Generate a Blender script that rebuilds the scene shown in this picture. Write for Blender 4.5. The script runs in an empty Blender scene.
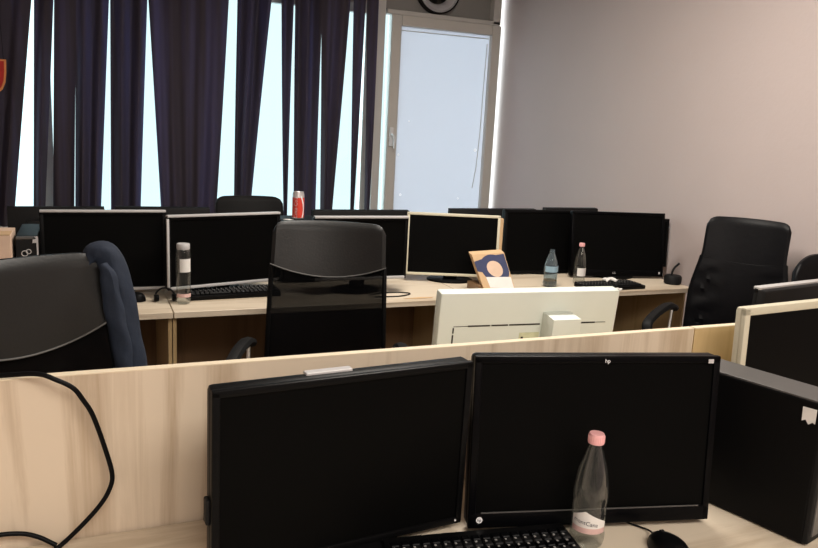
import bpy, bmesh, math, random
from mathutils import Vector, Matrix, noise
random.seed(4)
R = math.radians
scene = bpy.context.scene
COL = scene.collection

# ------------------------------------------------------------------ materials
def mat(name, color, rough=0.5, metal=0.0, spec=0.5, noise_amt=0.0, noise_scale=20.0, bump=0.0, bump_scale=80.0, coat=0.0):
    m = bpy.data.materials.new(name); m.use_nodes = True
    nt = m.node_tree; b = nt.nodes['Principled BSDF']
    b.inputs['Base Color'].default_value = (*color, 1)
    b.inputs['Roughness'].default_value = rough
    b.inputs['Metallic'].default_value = metal
    b.inputs['Specular IOR Level'].default_value = spec
    b.inputs['Coat Weight'].default_value = coat
    tc = nt.nodes.new('ShaderNodeTexCoord')
    if noise_amt > 0:
        n = nt.nodes.new('ShaderNodeTexNoise'); n.inputs['Scale'].default_value = noise_scale
        n.inputs['Detail'].default_value = 4
        r = nt.nodes.new('ShaderNodeMapRange')
        r.inputs['To Min'].default_value = 1 - noise_amt; r.inputs['To Max'].default_value = 1 + noise_amt
        mx = nt.nodes.new('ShaderNodeVectorMath'); mx.operation = 'SCALE'
        mx.inputs[0].default_value = color
        nt.links.new(tc.outputs['Object'], n.inputs['Vector'])
        nt.links.new(n.outputs['Fac'], r.inputs['Value'])
        nt.links.new(r.outputs['Result'], mx.inputs['Scale'])
        nt.links.new(mx.outputs['Vector'], b.inputs['Base Color'])
    if bump > 0:
        n2 = nt.nodes.new('ShaderNodeTexNoise'); n2.inputs['Scale'].default_value = bump_scale
        n2.inputs['Detail'].default_value = 3
        bp = nt.nodes.new('ShaderNodeBump'); bp.inputs['Strength'].default_value = bump
        bp.inputs['Distance'].default_value = 0.004
        nt.links.new(tc.outputs['Object'], n2.inputs['Vector'])
        nt.links.new(n2.outputs['Fac'], bp.inputs['Height'])
        nt.links.new(bp.outputs['Normal'], b.inputs['Normal'])
    return m

def wood(name, c0, c1, scale, rough=0.45):
    """pale laminate with stretched grain; scale = xyz noise scale"""
    m = bpy.data.materials.new(name); m.use_nodes = True
    nt = m.node_tree; b = nt.nodes['Principled BSDF']
    tc = nt.nodes.new('ShaderNodeTexCoord')
    mp = nt.nodes.new('ShaderNodeMapping'); mp.inputs['Scale'].default_value = scale
    n = nt.nodes.new('ShaderNodeTexNoise'); n.inputs['Scale'].default_value = 1.0
    n.inputs['Detail'].default_value = 5; n.inputs['Roughness'].default_value = 0.62; n.inputs['Distortion'].default_value = 0.5
    n2 = nt.nodes.new('ShaderNodeTexNoise'); n2.inputs['Scale'].default_value = 0.22
    n2.inputs['Detail'].default_value = 2
    ad = nt.nodes.new('ShaderNodeMath'); ad.operation = 'ADD'
    ramp = nt.nodes.new('ShaderNodeValToRGB')
    ramp.color_ramp.elements[0].position = 0.72; ramp.color_ramp.elements[0].color = (*c0, 1)
    ramp.color_ramp.elements[1].position = 1.22 if False else 1.0; ramp.color_ramp.elements[1].color = (*c1, 1)
    nt.links.new(tc.outputs['Object'], mp.inputs['Vector'])
    nt.links.new(mp.outputs['Vector'], n.inputs['Vector'])
    nt.links.new(mp.outputs['Vector'], n2.inputs['Vector'])
    nt.links.new(n.outputs['Fac'], ad.inputs[0]); nt.links.new(n2.outputs['Fac'], ad.inputs[1])
    nt.links.new(ad.outputs[0], ramp.inputs['Fac'])
    nt.links.new(ramp.outputs['Color'], b.inputs['Base Color'])
    b.inputs['Roughness'].default_value = rough
    return m

def sheer(name, color, transl, alpha_transp, rough=0.9, vary=None):
    m = bpy.data.materials.new(name); m.use_nodes = True
    nt = m.node_tree; nt.nodes.remove(nt.nodes['Principled BSDF'])
    out = nt.nodes['Material Output']
    d = nt.nodes.new('ShaderNodeBsdfDiffuse'); d.inputs['Color'].default_value = (*color, 1)
    t = nt.nodes.new('ShaderNodeBsdfTranslucent'); t.inputs['Color'].default_value = (*transl, 1)
    if vary:
        tc = nt.nodes.new('ShaderNodeTexCoord'); mp = nt.nodes.new('ShaderNodeMapping'); mp.inputs['Scale'].default_value = (13, 1, .35)
        n = nt.nodes.new('ShaderNodeTexNoise'); n.inputs['Scale'].default_value = 1; n.inputs['Detail'].default_value = 2
        nt.links.new(tc.outputs['Object'], mp.inputs['Vector']); nt.links.new(mp.outputs['Vector'], n.inputs['Vector'])
        for node, c0, c1 in ((d, color, vary[0]), (t, transl, vary[1])):
            rp = nt.nodes.new('ShaderNodeValToRGB'); rp.color_ramp.elements[0].position = .42; rp.color_ramp.elements[1].position = .66
            rp.color_ramp.elements[0].color = (*c0, 1); rp.color_ramp.elements[1].color = (*c1, 1)
            nt.links.new(n.outputs['Fac'], rp.inputs['Fac']); nt.links.new(rp.outputs['Color'], node.inputs['Color'])
    a = nt.nodes.new('ShaderNodeAddShader')
    nt.links.new(d.outputs[0], a.inputs[0]); nt.links.new(t.outputs[0], a.inputs[1])
    last = a
    if alpha_transp > 0:
        tr = nt.nodes.new('ShaderNodeBsdfTransparent'); mx = nt.nodes.new('ShaderNodeMixShader')
        mx.inputs['Fac'].default_value = alpha_transp
        nt.links.new(a.outputs[0], mx.inputs[1]); nt.links.new(tr.outputs[0], mx.inputs[2]); last = mx
    nt.links.new(last.outputs[0], out.inputs['Surface'])
    return m

def thin_glass(name, tint=(1, 1, 1), gloss=0.12, rough=0.03, haze=0.0, haze_col=(.8, .8, .8)):
    m = bpy.data.materials.new(name); m.use_nodes = True
    nt = m.node_tree; nt.nodes.remove(nt.nodes['Principled BSDF'])
    out = nt.nodes['Material Output']
    tr = nt.nodes.new('ShaderNodeBsdfTransparent'); tr.inputs['Color'].default_value = (*tint, 1)
    gl = nt.nodes.new('ShaderNodeBsdfGlossy'); gl.inputs['Roughness'].default_value = rough
    lw = nt.nodes.new('ShaderNodeLayerWeight'); lw.inputs['Blend'].default_value = 0.35
    mr = nt.nodes.new('ShaderNodeMapRange'); mr.inputs['To Min'].default_value = gloss * 0.12; mr.inputs['To Max'].default_value = min(1, gloss * 5)
    mx = nt.nodes.new('ShaderNodeMixShader')
    nt.links.new(lw.outputs['Facing'], mr.inputs['Value']); nt.links.new(mr.outputs['Result'], mx.inputs['Fac'])
    nt.links.new(tr.outputs[0], mx.inputs[1]); nt.links.new(gl.outputs[0], mx.inputs[2])
    last = mx
    if haze > 0:
        df = nt.nodes.new('ShaderNodeBsdfDiffuse'); df.inputs['Color'].default_value = (*haze_col, 1)
        m2 = nt.nodes.new('ShaderNodeMixShader'); m2.inputs['Fac'].default_value = haze
        nt.links.new(mx.outputs[0], m2.inputs[1]); nt.links.new(df.outputs[0], m2.inputs[2]); last = m2
    nt.links.new(last.outputs[0], out.inputs['Surface'])
    return m

M = {}
M['wall'] = mat('wall_paint', (0.565, 0.475, 0.452), 0.8, noise_amt=0.03, noise_scale=3, bump=0.15, bump_scale=60)
M['ceil'] = mat('ceiling_paint', (0.55, 0.50, 0.46), 0.9)
M['floor'] = mat('floor_laminate', (0.10, 0.075, 0.055), 0.5, noise_amt=0.2, noise_scale=6)
M['woodv'] = wood('pale_ash_upright', (0.47, 0.36, 0.25), (0.68, 0.57, 0.44), (26, 26, 1.4))
M['woodh'] = wood('pale_ash_flat', (0.47, 0.38, 0.275), (0.63, 0.54, 0.42), (3.0, 30, 30))
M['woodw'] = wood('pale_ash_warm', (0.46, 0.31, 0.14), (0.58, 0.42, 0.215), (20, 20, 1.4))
M['woodshade'] = wood('ash_shade_tone', (0.15, 0.085, 0.04), (0.22, 0.13, 0.065), (20, 20, 1.4))  # ash darkened in colour for the shade under the desks
M['edge'] = mat('lit_edge_tone', (0.78, 0.67, 0.50), 0.4, noise_amt=0.05, noise_scale=15)
M['black'] = mat('black_plastic', (0.003, 0.003, 0.0033), 0.42, noise_amt=0.1, noise_scale=30, spec=0.1)
M['blackm'] = mat('matt_black_plastic', (0.007, 0.007, 0.0075), 0.6, noise_amt=0.1, noise_scale=30, spec=0.2)
M['gloss'] = mat('gloss_black_bezel', (0.002, 0.002, 0.0025), 0.3, noise_amt=0.1, noise_scale=30, spec=0.07)
M['screen'] = mat('switched_off_screen', (0.0022, 0.0022, 0.0022), 0.45, noise_amt=0.15, noise_scale=5, spec=0.04)
M['silver'] = mat('silver_plastic', (0.46, 0.45, 0.45), 0.4, noise_amt=0.05, noise_scale=20)
M['steel'] = mat('steel', (0.7, 0.68, 0.65), 0.3, metal=0.9, noise_amt=0.05, noise_scale=20)
M['beige'] = mat('cream_plastic', (0.66, 0.71, 0.655), 0.5, noise_amt=0.03, noise_scale=8)
M['beige2'] = mat('cream_bezel', (0.60, 0.56, 0.43), 0.5, noise_amt=0.03, noise_scale=8)
M['slot'] = mat('dark_slot', (0.03, 0.027, 0.022), 0.8, noise_amt=0.1)
M['greytop'] = mat('grey_metal_case', (0.075, 0.072, 0.07), 0.45, noise_amt=0.06, noise_scale=12)
M['leather'] = mat('charcoal_leather', (0.008, 0.008, 0.008), 0.42, spec=0.35, noise_amt=0.15, noise_scale=15, bump=0.12, bump_scale=120)
M['leatherb'] = mat('black_leather', (0.003, 0.003, 0.004), 0.45, spec=0.15, noise_amt=0.15, noise_scale=12, bump=0.2, bump_scale=40)
M['piping'] = mat('grey_piping', (0.09, 0.088, 0.085), 0.5, noise_amt=0.1)
M['mesh'] = sheer('black_chair_mesh', (0.005, 0.005, 0.0055), (0.003, 0.003, 0.003), 0.2)
M['curtain'] = sheer('dark_curtain_cloth', (0.055, 0.046, 0.054), (0.040, 0.034, 0.046), 0.0, vary=((0.070, 0.062, 0.100), (0.062, 0.056, 0.098)))
M['curtainb'] = sheer('blue_curtain_cloth', (0.058, 0.050, 0.062), (0.044, 0.040, 0.058), 0.0, vary=((0.070, 0.064, 0.110), (0.068, 0.066, 0.125)))
M['frame'] = mat('grey_window_frame', (0.58, 0.57, 0.55), 0.45, noise_amt=0.03, noise_scale=8)
M['leaf'] = mat('warm_grey_door_frame', (0.60, 0.58, 0.545), 0.45, noise_amt=0.03, noise_scale=8)
M['trans'] = mat('grey_infill_panel', (0.26, 0.255, 0.245), 0.6, noise_amt=0.05, noise_scale=6)
M['film'] = sheer('white_window_film', (0.40, 0.40, 0.41), (0.38, 0.385, 0.41), 0.0)
M['filmw'] = sheer('pinhole_light_spot', (0.6, 0.6, 0.6), (0.65, 0.65, 0.65), 0.0)
M['glass'] = thin_glass('window_glass', (0.93, 1.0, 1.0), 0.08)
M['pet'] = thin_glass('clear_bottle_plastic', (0.82, 0.84, 0.83), 0.10, 0.05, 0.02, (0.75, 0.75, 0.72))
M['petb'] = thin_glass('bluish_bottle_plastic', (0.62, 0.72, 0.78), 0.12, 0.08, 0.10, (0.45, 0.58, 0.66))
M['drink'] = thin_glass('amber_drink_rest', (0.55, 0.42, 0.24), 0.1, 0.1, 0.7, (0.20, 0.13, 0.06))
M['pink'] = mat('pink_cap', (0.80, 0.42, 0.42), 0.45, noise_amt=0.05, noise_scale=30)
M['pinkpale'] = mat('pale_pink_band', (0.62, 0.42, 0.39), 0.6, noise_amt=0.15, noise_scale=40)
M['paper'] = mat('white_label_paper', (0.74, 0.72, 0.69), 0.7, noise_amt=0.06, noise_scale=30)
M['bluepaper'] = mat('blue_label_paper', (0.26, 0.40, 0.50), 0.6, noise_amt=0.3, noise_scale=40)
M['ink'] = mat('dark_ink', (0.03, 0.035, 0.06), 0.7, noise_amt=0.05)
M['white'] = mat('white_ink', (0.75, 0.75, 0.76), 0.6, noise_amt=0.03)
M['red'] = mat('can_red', (0.62, 0.055, 0.035), 0.35, noise_amt=0.08, noise_scale=40)
M['alu'] = mat('brushed_aluminium', (0.62, 0.60, 0.60), 0.35, metal=0.7, noise_amt=0.05)
M['card'] = mat('brown_cardboard', (0.56, 0.38, 0.215), 0.8, noise_amt=0.08, noise_scale=14)
M['cardp'] = mat('pale_carton', (0.66, 0.48, 0.36), 0.8, noise_amt=0.15, noise_scale=14)
M['navy'] = mat('navy_print', (0.035, 0.045, 0.11), 0.6, noise_amt=0.1, noise_scale=25)
M['denim'] = mat('dark_blue_cloth', (0.007, 0.014, 0.031), 0.85, noise_amt=0.3, noise_scale=14, bump=0.6, bump_scale=45)
M['crest'] = mat('pennant_red', (0.50, 0.02, 0.015), 0.7, noise_amt=0.1, noise_scale=20)
M['crestedge'] = mat('pennant_orange', (0.75, 0.30, 0.10), 0.7, noise_amt=0.1, noise_scale=20)
M['fan'] = mat('fan_grey', (0.55, 0.55, 0.58), 0.35, noise_amt=0.06, noise_scale=15)
M['sticker'] = mat('pale_green_sticker', (0.60, 0.62, 0.42), 0.6, noise_amt=0.2, noise_scale=60)

# ------------------------------------------------------------------ mesh helpers
def BM(): return bmesh.new()

def add_box(bm, c, s, mtx=None, bevel=0.0, seg=2):
    r = bmesh.ops.create_cube(bm, size=1.0)
    vs = r['verts']
    for v in vs: v.co = Vector((v.co.x * s[0], v.co.y * s[1], v.co.z * s[2]))
    if bevel > 0:
        es = list({e for v in vs for e in v.link_edges})
        rb = bmesh.ops.bevel(bm, geom=es, offset=bevel, segments=seg, affect='EDGES', profile=0.5)
        vs = list({v for f in rb['faces'] for v in f.verts} | {v for v in vs if v.is_valid})
    t = Matrix.Translation(Vector(c))
    if mtx is not None: t = mtx @ t
    for v in vs: v.co = t @ v.co
    return vs

def add_tube(bm, pts, r, seg=10, cap=True):
    pts = [Vector(p) for p in pts]
    rs = r if isinstance(r, (list, tuple)) else [r] * len(pts)
    rings = []
    up = Vector((0, 0, 1))
    t0 = (pts[1] - pts[0]).normalized()
    nrm = t0.cross(up)
    if nrm.length < 1e-3: nrm = t0.cross(Vector((1, 0, 0)))
    nrm.normalize()
    for i, p in enumerate(pts):
        if i == 0: t = pts[1] - pts[0]
        elif i == len(pts) - 1: t = pts[-1] - pts[-2]
        else: t = pts[i + 1] - pts[i - 1]
        t.normalize()
        nrm = (nrm - t * nrm.dot(t)).normalized()
        b = t.cross(nrm)
        rings.append([bm.verts.new(p + (nrm * math.cos(2 * math.pi * k / seg) + b * math.sin(2 * math.pi * k / seg)) * rs[i]) for k in range(seg)])
    for a, b in zip(rings[:-1], rings[1:]):
        for k in range(seg): bm.faces.new((a[k], a[(k + 1) % seg], b[(k + 1) % seg], b[k]))
    if cap:
        bm.faces.new(rings[0][::-1]); bm.faces.new(rings[-1])

def smooth_path(pts, n=8):
    P = [Vector(p) for p in pts]; P = [P[0] * 2 - P[1]] + P + [P[-1] * 2 - P[-2]]
    out = []
    for i in range(1, len(P) - 2):
        for k in range(n):
            t = k / n
            out.append(0.5 * ((2 * P[i]) + (P[i + 1] - P[i - 1]) * t + (2 * P[i - 1] - 5 * P[i] + 4 * P[i + 1] - P[i + 2]) * t * t + (3 * P[i] - P[i - 1] - 3 * P[i + 1] + P[i + 2]) * t ** 3))
    out.append(P[-2])
    return out

def add_lathe(bm, prof, seg=28, c=(0, 0, 0), axis='z'):
    c = Vector(c); rings = []
    for r, z in prof:
        ring = []
        for k in range(seg):
            a = 2 * math.pi * k / seg
            p = Vector((r * math.cos(a), r * math.sin(a), z)) if axis == 'z' else Vector((r * math.cos(a), -z, r * math.sin(a)))
            ring.append(bm.verts.new(c + p))
        rings.append(ring)
    for a, b in zip(rings[:-1], rings[1:]):
        for k in range(seg): bm.faces.new((a[k], a[(k + 1) % seg], b[(k + 1) % seg], b[k]))
    if prof[0][0] > 1e-5: bm.faces.new(rings[0][::-1])
    if prof[-1][0] > 1e-5: bm.faces.new(rings[-1])

def add_sheet(bm, fn, nu, nv, thick_fn):
    """closed slab: fn(u,v)->Vector mid surface, thick_fn(u,v)->offset Vector (half thickness)"""
    F = [[None] * (nv + 1) for _ in range(nu + 1)]; B = [[None] * (nv + 1) for _ in range(nu + 1)]
    for i in range(nu + 1):
        for j in range(nv + 1):
            u, v = i / nu, j / nv
            p = Vector(fn(u, v)); t = Vector(thick_fn(u, v))
            F[i][j] = bm.verts.new(p + t); B[i][j] = bm.verts.new(p - t)
    for i in range(nu):
        for j in range(nv):
            bm.faces.new((F[i][j], F[i + 1][j], F[i + 1][j + 1], F[i][j + 1]))
            bm.faces.new((B[i][j], B[i][j + 1], B[i + 1][j + 1], B[i + 1][j]))
    for i in range(nu):
        bm.faces.new((F[i][0], B[i][0], B[i + 1][0], F[i + 1][0]))
        bm.faces.new((F[i][nv], F[i + 1][nv], B[i + 1][nv], B[i][nv]))
    for j in range(nv):
        bm.faces.new((F[0][j], F[0][j + 1], B[0][j + 1], B[0][j]))
        bm.faces.new((F[nu][j], B[nu][j], B[nu][j + 1], F[nu][j + 1]))

def add_prism(bm, outline, depth_vec):
    a = [bm.verts.new(Vector(p)) for p in outline]
    b = [bm.verts.new(Vector(p) + Vector(depth_vec)) for p in outline]
    bm.faces.new(a); bm.faces.new(b[::-1])
    n = len(a)
    for i in range(n): bm.faces.new((a[i], b[i], b[(i + 1) % n], a[(i + 1) % n]))

def obj(name, bm, m, parent=None, smooth=False, loc=None, rotz=0.0, label=None, solid=True):
    """links a mesh; loc (top-level) shifts the origin: geometry given in world, origin placed at loc"""
    if solid: bmesh.ops.recalc_face_normals(bm, faces=bm.faces)
    me = bpy.data.meshes.new(name)
    bm.to_mesh(me); bm.free()
    if smooth:
        me.polygons.foreach_set('use_smooth', [True] * len(me.polygons))
        me.set_sharp_from_angle(angle=R(38))
    me.materials.append(m)
    o = bpy.data.objects.new(name, me); COL.objects.link(o)
    if loc is not None:
        me.transform(Matrix.Translation(-Vector(loc))); o.location = loc
    if parent is not None: o.parent = parent
    if label: o['label'] = label
    return o

def tag(o, label, cat, group=None, kind=None):
    o['label'] = label; o['category'] = cat
    if group: o['group'] = group
    if kind: o['kind'] = kind
    return o

def struct(name, bm, m, parent=None):
    o = obj(name, bm, m, parent)
    if parent is None: o['kind'] = 'structure'
    return o

def thing(name, label, cat, loc, rotz=0.0, group=None):
    o = bpy.data.objects.new(name, None); COL.objects.link(o)
    o.empty_display_size = 0.05
    o.location = loc; o.rotation_euler = (0, 0, rotz)
    return tag(o, label, cat, group)

def text_part(name, s, size, m, parent, mtx, extrude=0.0004, bend=None):
    cu = bpy.data.curves.new(name, 'FONT'); cu.body = s; cu.size = size; cu.extrude = extrude
    cu.align_x = 'CENTER'; cu.align_y = 'CENTER'
    t = bpy.data.objects.new(name + '_src', cu); COL.objects.link(t)
    dg = bpy.context.evaluated_depsgraph_get(); dg.update()
    me = bpy.data.meshes.new_from_object(t.evaluated_get(dg))
    COL.objects.unlink(t); bpy.data.objects.remove(t)
    me.name = name; me.transform(mtx)
    if bend:
        for v in me.vertices: v.co = bend(v.co)
    me.materials.clear(); me.materials.append(m)
    o = bpy.data.objects.new(name, me); COL.objects.link(o); o.parent = parent
    return o

# text standing on a vertical face that looks towards local -Y
UP = Matrix(((1, 0, 0, 0), (0, 0, -1, 0), (0, 1, 0, 0), (0, 0, 0, 1)))

# ------------------------------------------------------------------ room shell
XL, XR, YF, YB, ZC = -2.0, 3.24, -1.8, 5.70, 3.0
bm = BM(); add_box(bm, ((XL + XR) / 2, (YF + YB) / 2, -0.05), (XR - XL + .4, YB - YF + .6, 0.1)); struct('floor', bm, M['floor'])
bm = BM(); add_box(bm, ((XL + XR) / 2, (YF + YB) / 2, ZC + .05), (XR - XL + .4, YB - YF + .6, 0.1)); struct('ceiling', bm, M['ceil'])
bm = BM(); add_box(bm, (XL - .05, (YF + YB) / 2, ZC / 2), (.1, YB - YF + .4, ZC)); struct('wall_left', bm, M['wall'])
bm = BM(); add_box(bm, (XR + .05, (YF + YB) / 2, ZC / 2), (.1, YB - YF + .4, ZC)); struct('wall_right', bm, M['wall'])
bm = BM(); add_box(bm, ((XL + XR) / 2, YF - .05, ZC / 2), (XR - XL, .1, ZC)); struct('wall_front', bm, M['wall'])
# window wall: sill wall, lintel, left pier
WX0, WX1 = -1.5, 2.10
bm = BM()
add_box(bm, ((XL + WX0) / 2, YB + .1, ZC / 2), (WX0 - XL, .2, ZC))
add_box(bm, ((WX0 + WX1) / 2, YB + .1, .35), (WX1 - WX0, .2, .7))
add_box(bm, ((WX0 + WX1) / 2, YB + .1, (2.42 + ZC) / 2), (WX1 - WX0, .2, ZC - 2.42))
add_box(bm, ((WX1 + XR) / 2, YB + .1, (2.86 + ZC) / 2), (XR - WX1, .2, ZC - 2.86))
struct('wall_back', bm, M['wall'])
# window behind the curtains
bm = BM()
for z in (.735, 2.385): add_box(bm, ((WX0 + WX1) / 2, YB + .07, z), (WX1 - WX0, .07, .07))
for x in (WX0 + .035, -0.235, 0.74, WX1 - .035): add_box(bm, (x, YB + .07, 1.56), (.07, .07, 1.58))
win = struct('window_1', bm, M['frame'])
bm = BM(); add_box(bm, ((WX0 + WX1) / 2, YB + .07, 1.56), (WX1 - WX0 - .02, .006, 1.6)); struct('window_pane', bm, M['glass'], win)
bm = BM(); add_box(bm, ((WX0 + WX1) / 2, YB - .06, .71), (WX1 - WX0, .22, .03), bevel=.006); struct('window_sill', bm, M['frame'], win)
# balcony door: posts, leaf with filmed pane, transom with fan
bm = BM()
add_box(bm, (2.136, YB + .02, 1.43), (.068, .09, 2.86), bevel=.006)
add_box(bm, (2.68, YB + .02, 2.375), (1.0, .085, .035), bevel=.006)
add_box(bm, (2.68, YB + .02, 2.84), (1.0, .085, .05), bevel=.006)
add_box(bm, (3.15, YB + .02, 2.61), (.07, .085, .49), bevel=.004)
door = struct('door_1', bm, M['frame'])
bm = BM(); add_box(bm, (2.645, YB + .05, 2.61), (.95, .02, .46)); struct('transom_panel', bm, M['trans'], door)
bm = BM(); add_box(bm, (3.215, YB + .09, 1.18), (.046, .006, 2.34)); add_box(bm, (2.193, YB + .05, 1.18), (.05, .006, 2.34)); struct('glass_strip', bm, M['glass'], door)
bm = BM()
LX0, LX1, LZ1 = 2.220, 3.19, 2.357
add_box(bm, (LX0 + .042, YB, LZ1 / 2 + .03), (.084, .07, LZ1 - .06), bevel=.008)
add_box(bm, (LX1 - .042, YB, LZ1 / 2 + .03), (.084, .07, LZ1 - .06), bevel=.008)
add_box(bm, ((LX0 + LX1) / 2, YB, LZ1 - .04), (LX1 - LX0 - .168, .066, .08), bevel=.006)
add_box(bm, ((LX0 + LX1) / 2, YB, .10), (LX1 - LX0 - .168, .066, .12), bevel=.006)
leaf = struct('door_leaf', bm, M['leaf'], door)
bm = BM(); add_box(bm, ((LX0 + LX1) / 2, YB + .01, 1.22), (LX1 - LX0 - .16, .006, 2.15)); struct('filmed_pane', bm, M['film'], leaf)
bm = BM()
add_tube(bm, [(3.082, YB - .004, 2.21), (3.075, YB - .004, 1.9), (3.07, YB - .004, 1.5), (3.055, YB - .004, 1.2), (3.03, YB - .004, 1.02)], .0035, 6)
add_tube(bm, [(2.31, YB - .004, 2.245), (3.09, YB - .004, 2.25)], .004, 6)
struct('film_edge', bm, M['leaf'], leaf)
bm = BM()
for x, z, r in ((2.335, 1.28, .009), (2.415, 1.55, .006), (3.035, 1.34, .013), (2.37, .955, .010), (2.9, 0.93, .008)):
    add_lathe(bm, [(r, 0), (r, .002)], 10, (x, YB - .003, z), axis='y')
struct('film_spot', bm, M['filmw'], leaf)  # pale discs imitate daylight leaking through pinholes in the film
bm = BM()
add_box(bm, (2.25, YB - .045, 1.42), (.034, .016, .15), bevel=.005)
add_tube(bm, smooth_path([(2.25, YB - .05, 1.44), (2.25, YB - .085, 1.435), (2.262, YB - .088, 1.40), (2.262, YB - .085, 1.33)]), .009, 8)
struct('door_handle', bm, M['white'], leaf)
# skirting
bm = BM(); add_box(bm, (XR - .008, (YF + YB) / 2, .04), (.016, YB - YF, .08)); struct('baseboard_right', bm, M['woodshade'])

# extractor fan in the transom
fan = thing('extractor_fan', 'round grey extractor fan set in the panel above the balcony door', 'fan', (2.615, YB + .04, 2.40))
def rel(bm, o):
    bmesh.ops.translate(bm, verts=bm.verts, vec=-Vector(o.location)); return bm
FC = (2.615, YB + .01, 2.585)
bm = BM(); add_lathe(bm, [(.188, -.02), (.188, .03), (.177, .034), (.175, -.02)], 40, FC, 'y'); obj('outer_ring', rel(bm, fan), M['blackm'], fan, True)
bm = BM(); add_lathe(bm, [(.176, -.02), (.176, .03), (.160, .048), (.125, .02), (.108, -.02)], 40, FC, 'y'); obj('bell_mouth', rel(bm, fan), M['fan'], fan, True)
bm = BM(); add_lathe(bm, [(.03, -.01), (.03, .02), (.015, .028), (0, .028)], 20, FC, 'y'); obj('hub', rel(bm, fan), M['silver'], fan, True)
for k in range(5):
    a = 2 * math.pi * k / 5 + .5
    bm = BM()
    def bl(u, v, a=a):
        rr = .028 + u * .076; tw = (v - .5) * .9
        return (FC[0] + rr * math.cos(a + tw), FC[1] + (v - .5) * .02 + .004, FC[2] + rr * math.sin(a + tw))
    add_sheet(bm, bl, 5, 5, lambda u, v: (0, .001, 0)); obj('blade', rel(bm, fan), M['blackm'], fan, True)
bm = BM(); add_lathe(bm, [(.108, 0), (.108, .003)], 36, (FC[0], FC[1] + .018, FC[2]), 'y'); obj('back_plate', rel(bm, fan), M['slot'], fan)

# small dark box high on the right wall
cb = thing('wall_box', 'small black box mounted high on the pinkish wall beside the balcony door', 'fixture', (XR - .05, 5.35, 2.545))
bm = BM(); add_box(bm, (0, 0, .05), (.07, .11, .10), bevel=.01); obj('housing', bm, M['blackm'], cb)
bm = BM(); add_box(bm, (.042, 0, .05), (.016, .05, .05)); obj('wall_bracket', bm, M['black'], cb)

# ------------------------------------------------------------------ curtains
YC = 5.56
bm = BM(); add_tube(bm, [(-1.7, YC, 2.56), (2.12, YC, 2.56)], .014, 12)
for x in (-1.7, 2.12): add_lathe(bm, [(.0, -.03), (.024, -.018), (.024, .018), (0, .03)], 14, (x, YC, 2.56))
for x in (-1.6, .25, 2.08): add_box(bm, (x, (YC + YB) / 2, 2.56), (.02, YB - YC, .02))
rod = obj('curtain_rod', bm, M['blackm'], None, True, loc=(.2, YC, 2.55))
tag(rod, 'dark curtain rod over the window that carries the dark drapes', 'curtain rod')
S = [  # (left top, left bottom, right top, right bottom) at z 2.25 / 0.9
    (-1.25, -1.30, -0.276, -0.432, 'curtain', 'dark curtain with the red pennant in front, leftmost drape'),
    (-0.268, -0.325, -0.153, -0.252, 'curtain', 'narrow dark drape right of the first bright wedge of daylight'),
    (-0.152, -0.205, -0.022, -0.075, 'curtain', 'narrow dark drape between a grey slit and a hairline of light, above the leftmost screen'),
    (-0.026, -0.070, 0.176, 0.095, 'curtainb', 'dark drape between the hairline of light and the first thin bright slit'),
    (0.182, 0.156, 0.414, 0.353, 'curtainb', 'purple dark drape between two tapering white gaps above the leftmost screen'),
    (0.421, 0.481, 0.950, 0.872, 'curtain', 'widest dark drape above the second silver edged screen'),
    (1.005, 0.995, 1.238, 1.120, 'curtainb', 'dark blue drape swept aside above the black mesh chair by the window'),
    (1.318, 1.362, 1.405, 1.393, 'curtainb', 'very thin drape to the left behind the red drink can'),
    (1.416, 1.439, 1.617, 1.610, 'curtainb', 'blue dark drape right behind the red drink can'),
    (1.624, 1.656, 1.834, 1.759, 'curtain', 'dark drape just right of the drape behind the red drink can'),
    (1.868, 1.890, 1.958, 1.923, 'curtain', 'thin dark drape second from the grey balcony door post'),
    (1.978, 2.015, 2.066, 2.062, 'curtain', 'dark drape hanging against the grey balcony door post'),
]
for i, (lt, lb, rt, rb, mk, lab) in enumerate(S):
    wid = rt - lt
    nw = max(1, round(wid / .105)); ph = random.random() * 6
    bm = BM()
    def fn(u, v, lt=lt, lb=lb, rt=rt, rb=rb, nw=nw, ph=ph):
        z = .12 + v * (2.545 - .12)
        k = (2.25 - z) / 1.35
        kk = min(k, 1.12)
        a = lt + (lb - lt) * kk; b = rt + (rb - rt) * kk
        if k > 1.12: b = b + 0.0
        x = a + (b - a) * u
        amp = min(.045, (b - a) / nw * .36) * (.65 + .35 * math.sin(v * 3 + ph))
        y = YC + amp * math.sin(2 * math.pi * nw * u + ph + .5 * math.sin(3 * v)) + .01 * math.sin(5 * v + ph + 6 * u)
        return (x, y, z)
    add_sheet(bm, fn, max(14, nw * 10), 26, lambda u, v: (0, .0015, 0))
    o = obj('curtain', bm, M[mk], None, True, loc=((lb + rb) / 2, YC, .12))
    tag(o, lab, 'curtain', 'dark drapes across the window')

# pennant
pn = thing('pennant', 'small red shield shaped pennant with orange border hung before the leftmost drape', 'pennant', (-0.497, 5.40, 1.575))
def shield(s):
    pts = []
    for t in range(0, 13):
        a = t / 12
        pts.append((s * .058 * math.cos(a * math.pi / 2) ** .7, 0, .105 - s * .105 - .0 + s * .105 * (1 - math.sin(a * math.pi / 2)) - 0))
    return pts
def shield_outline(w, h, zc):
    right = [(w, 0, zc + h * .5), (w * .98, 0, zc + h * .15), (w * .86, 0, zc - h * .15), (w * .6, 0, zc - h * .36), (w * .25, 0, zc - h * .47), (0, 0, zc - h * .5)]
    left = [(-x, y, z) for x, y, z in right[:-1]][::-1]
    return right + left
bm = BM(); add_prism(bm, shield_outline(.065, .21, .105), (0, .006, 0)); obj('border', bm, M['crestedge'], pn)
bm = BM(); add_prism(bm, [(x, -.004, z) for x, y, z in shield_outline(.053, .182, .108)], (0, .004, 0)); obj('field', bm, M['crest'], pn)
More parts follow.
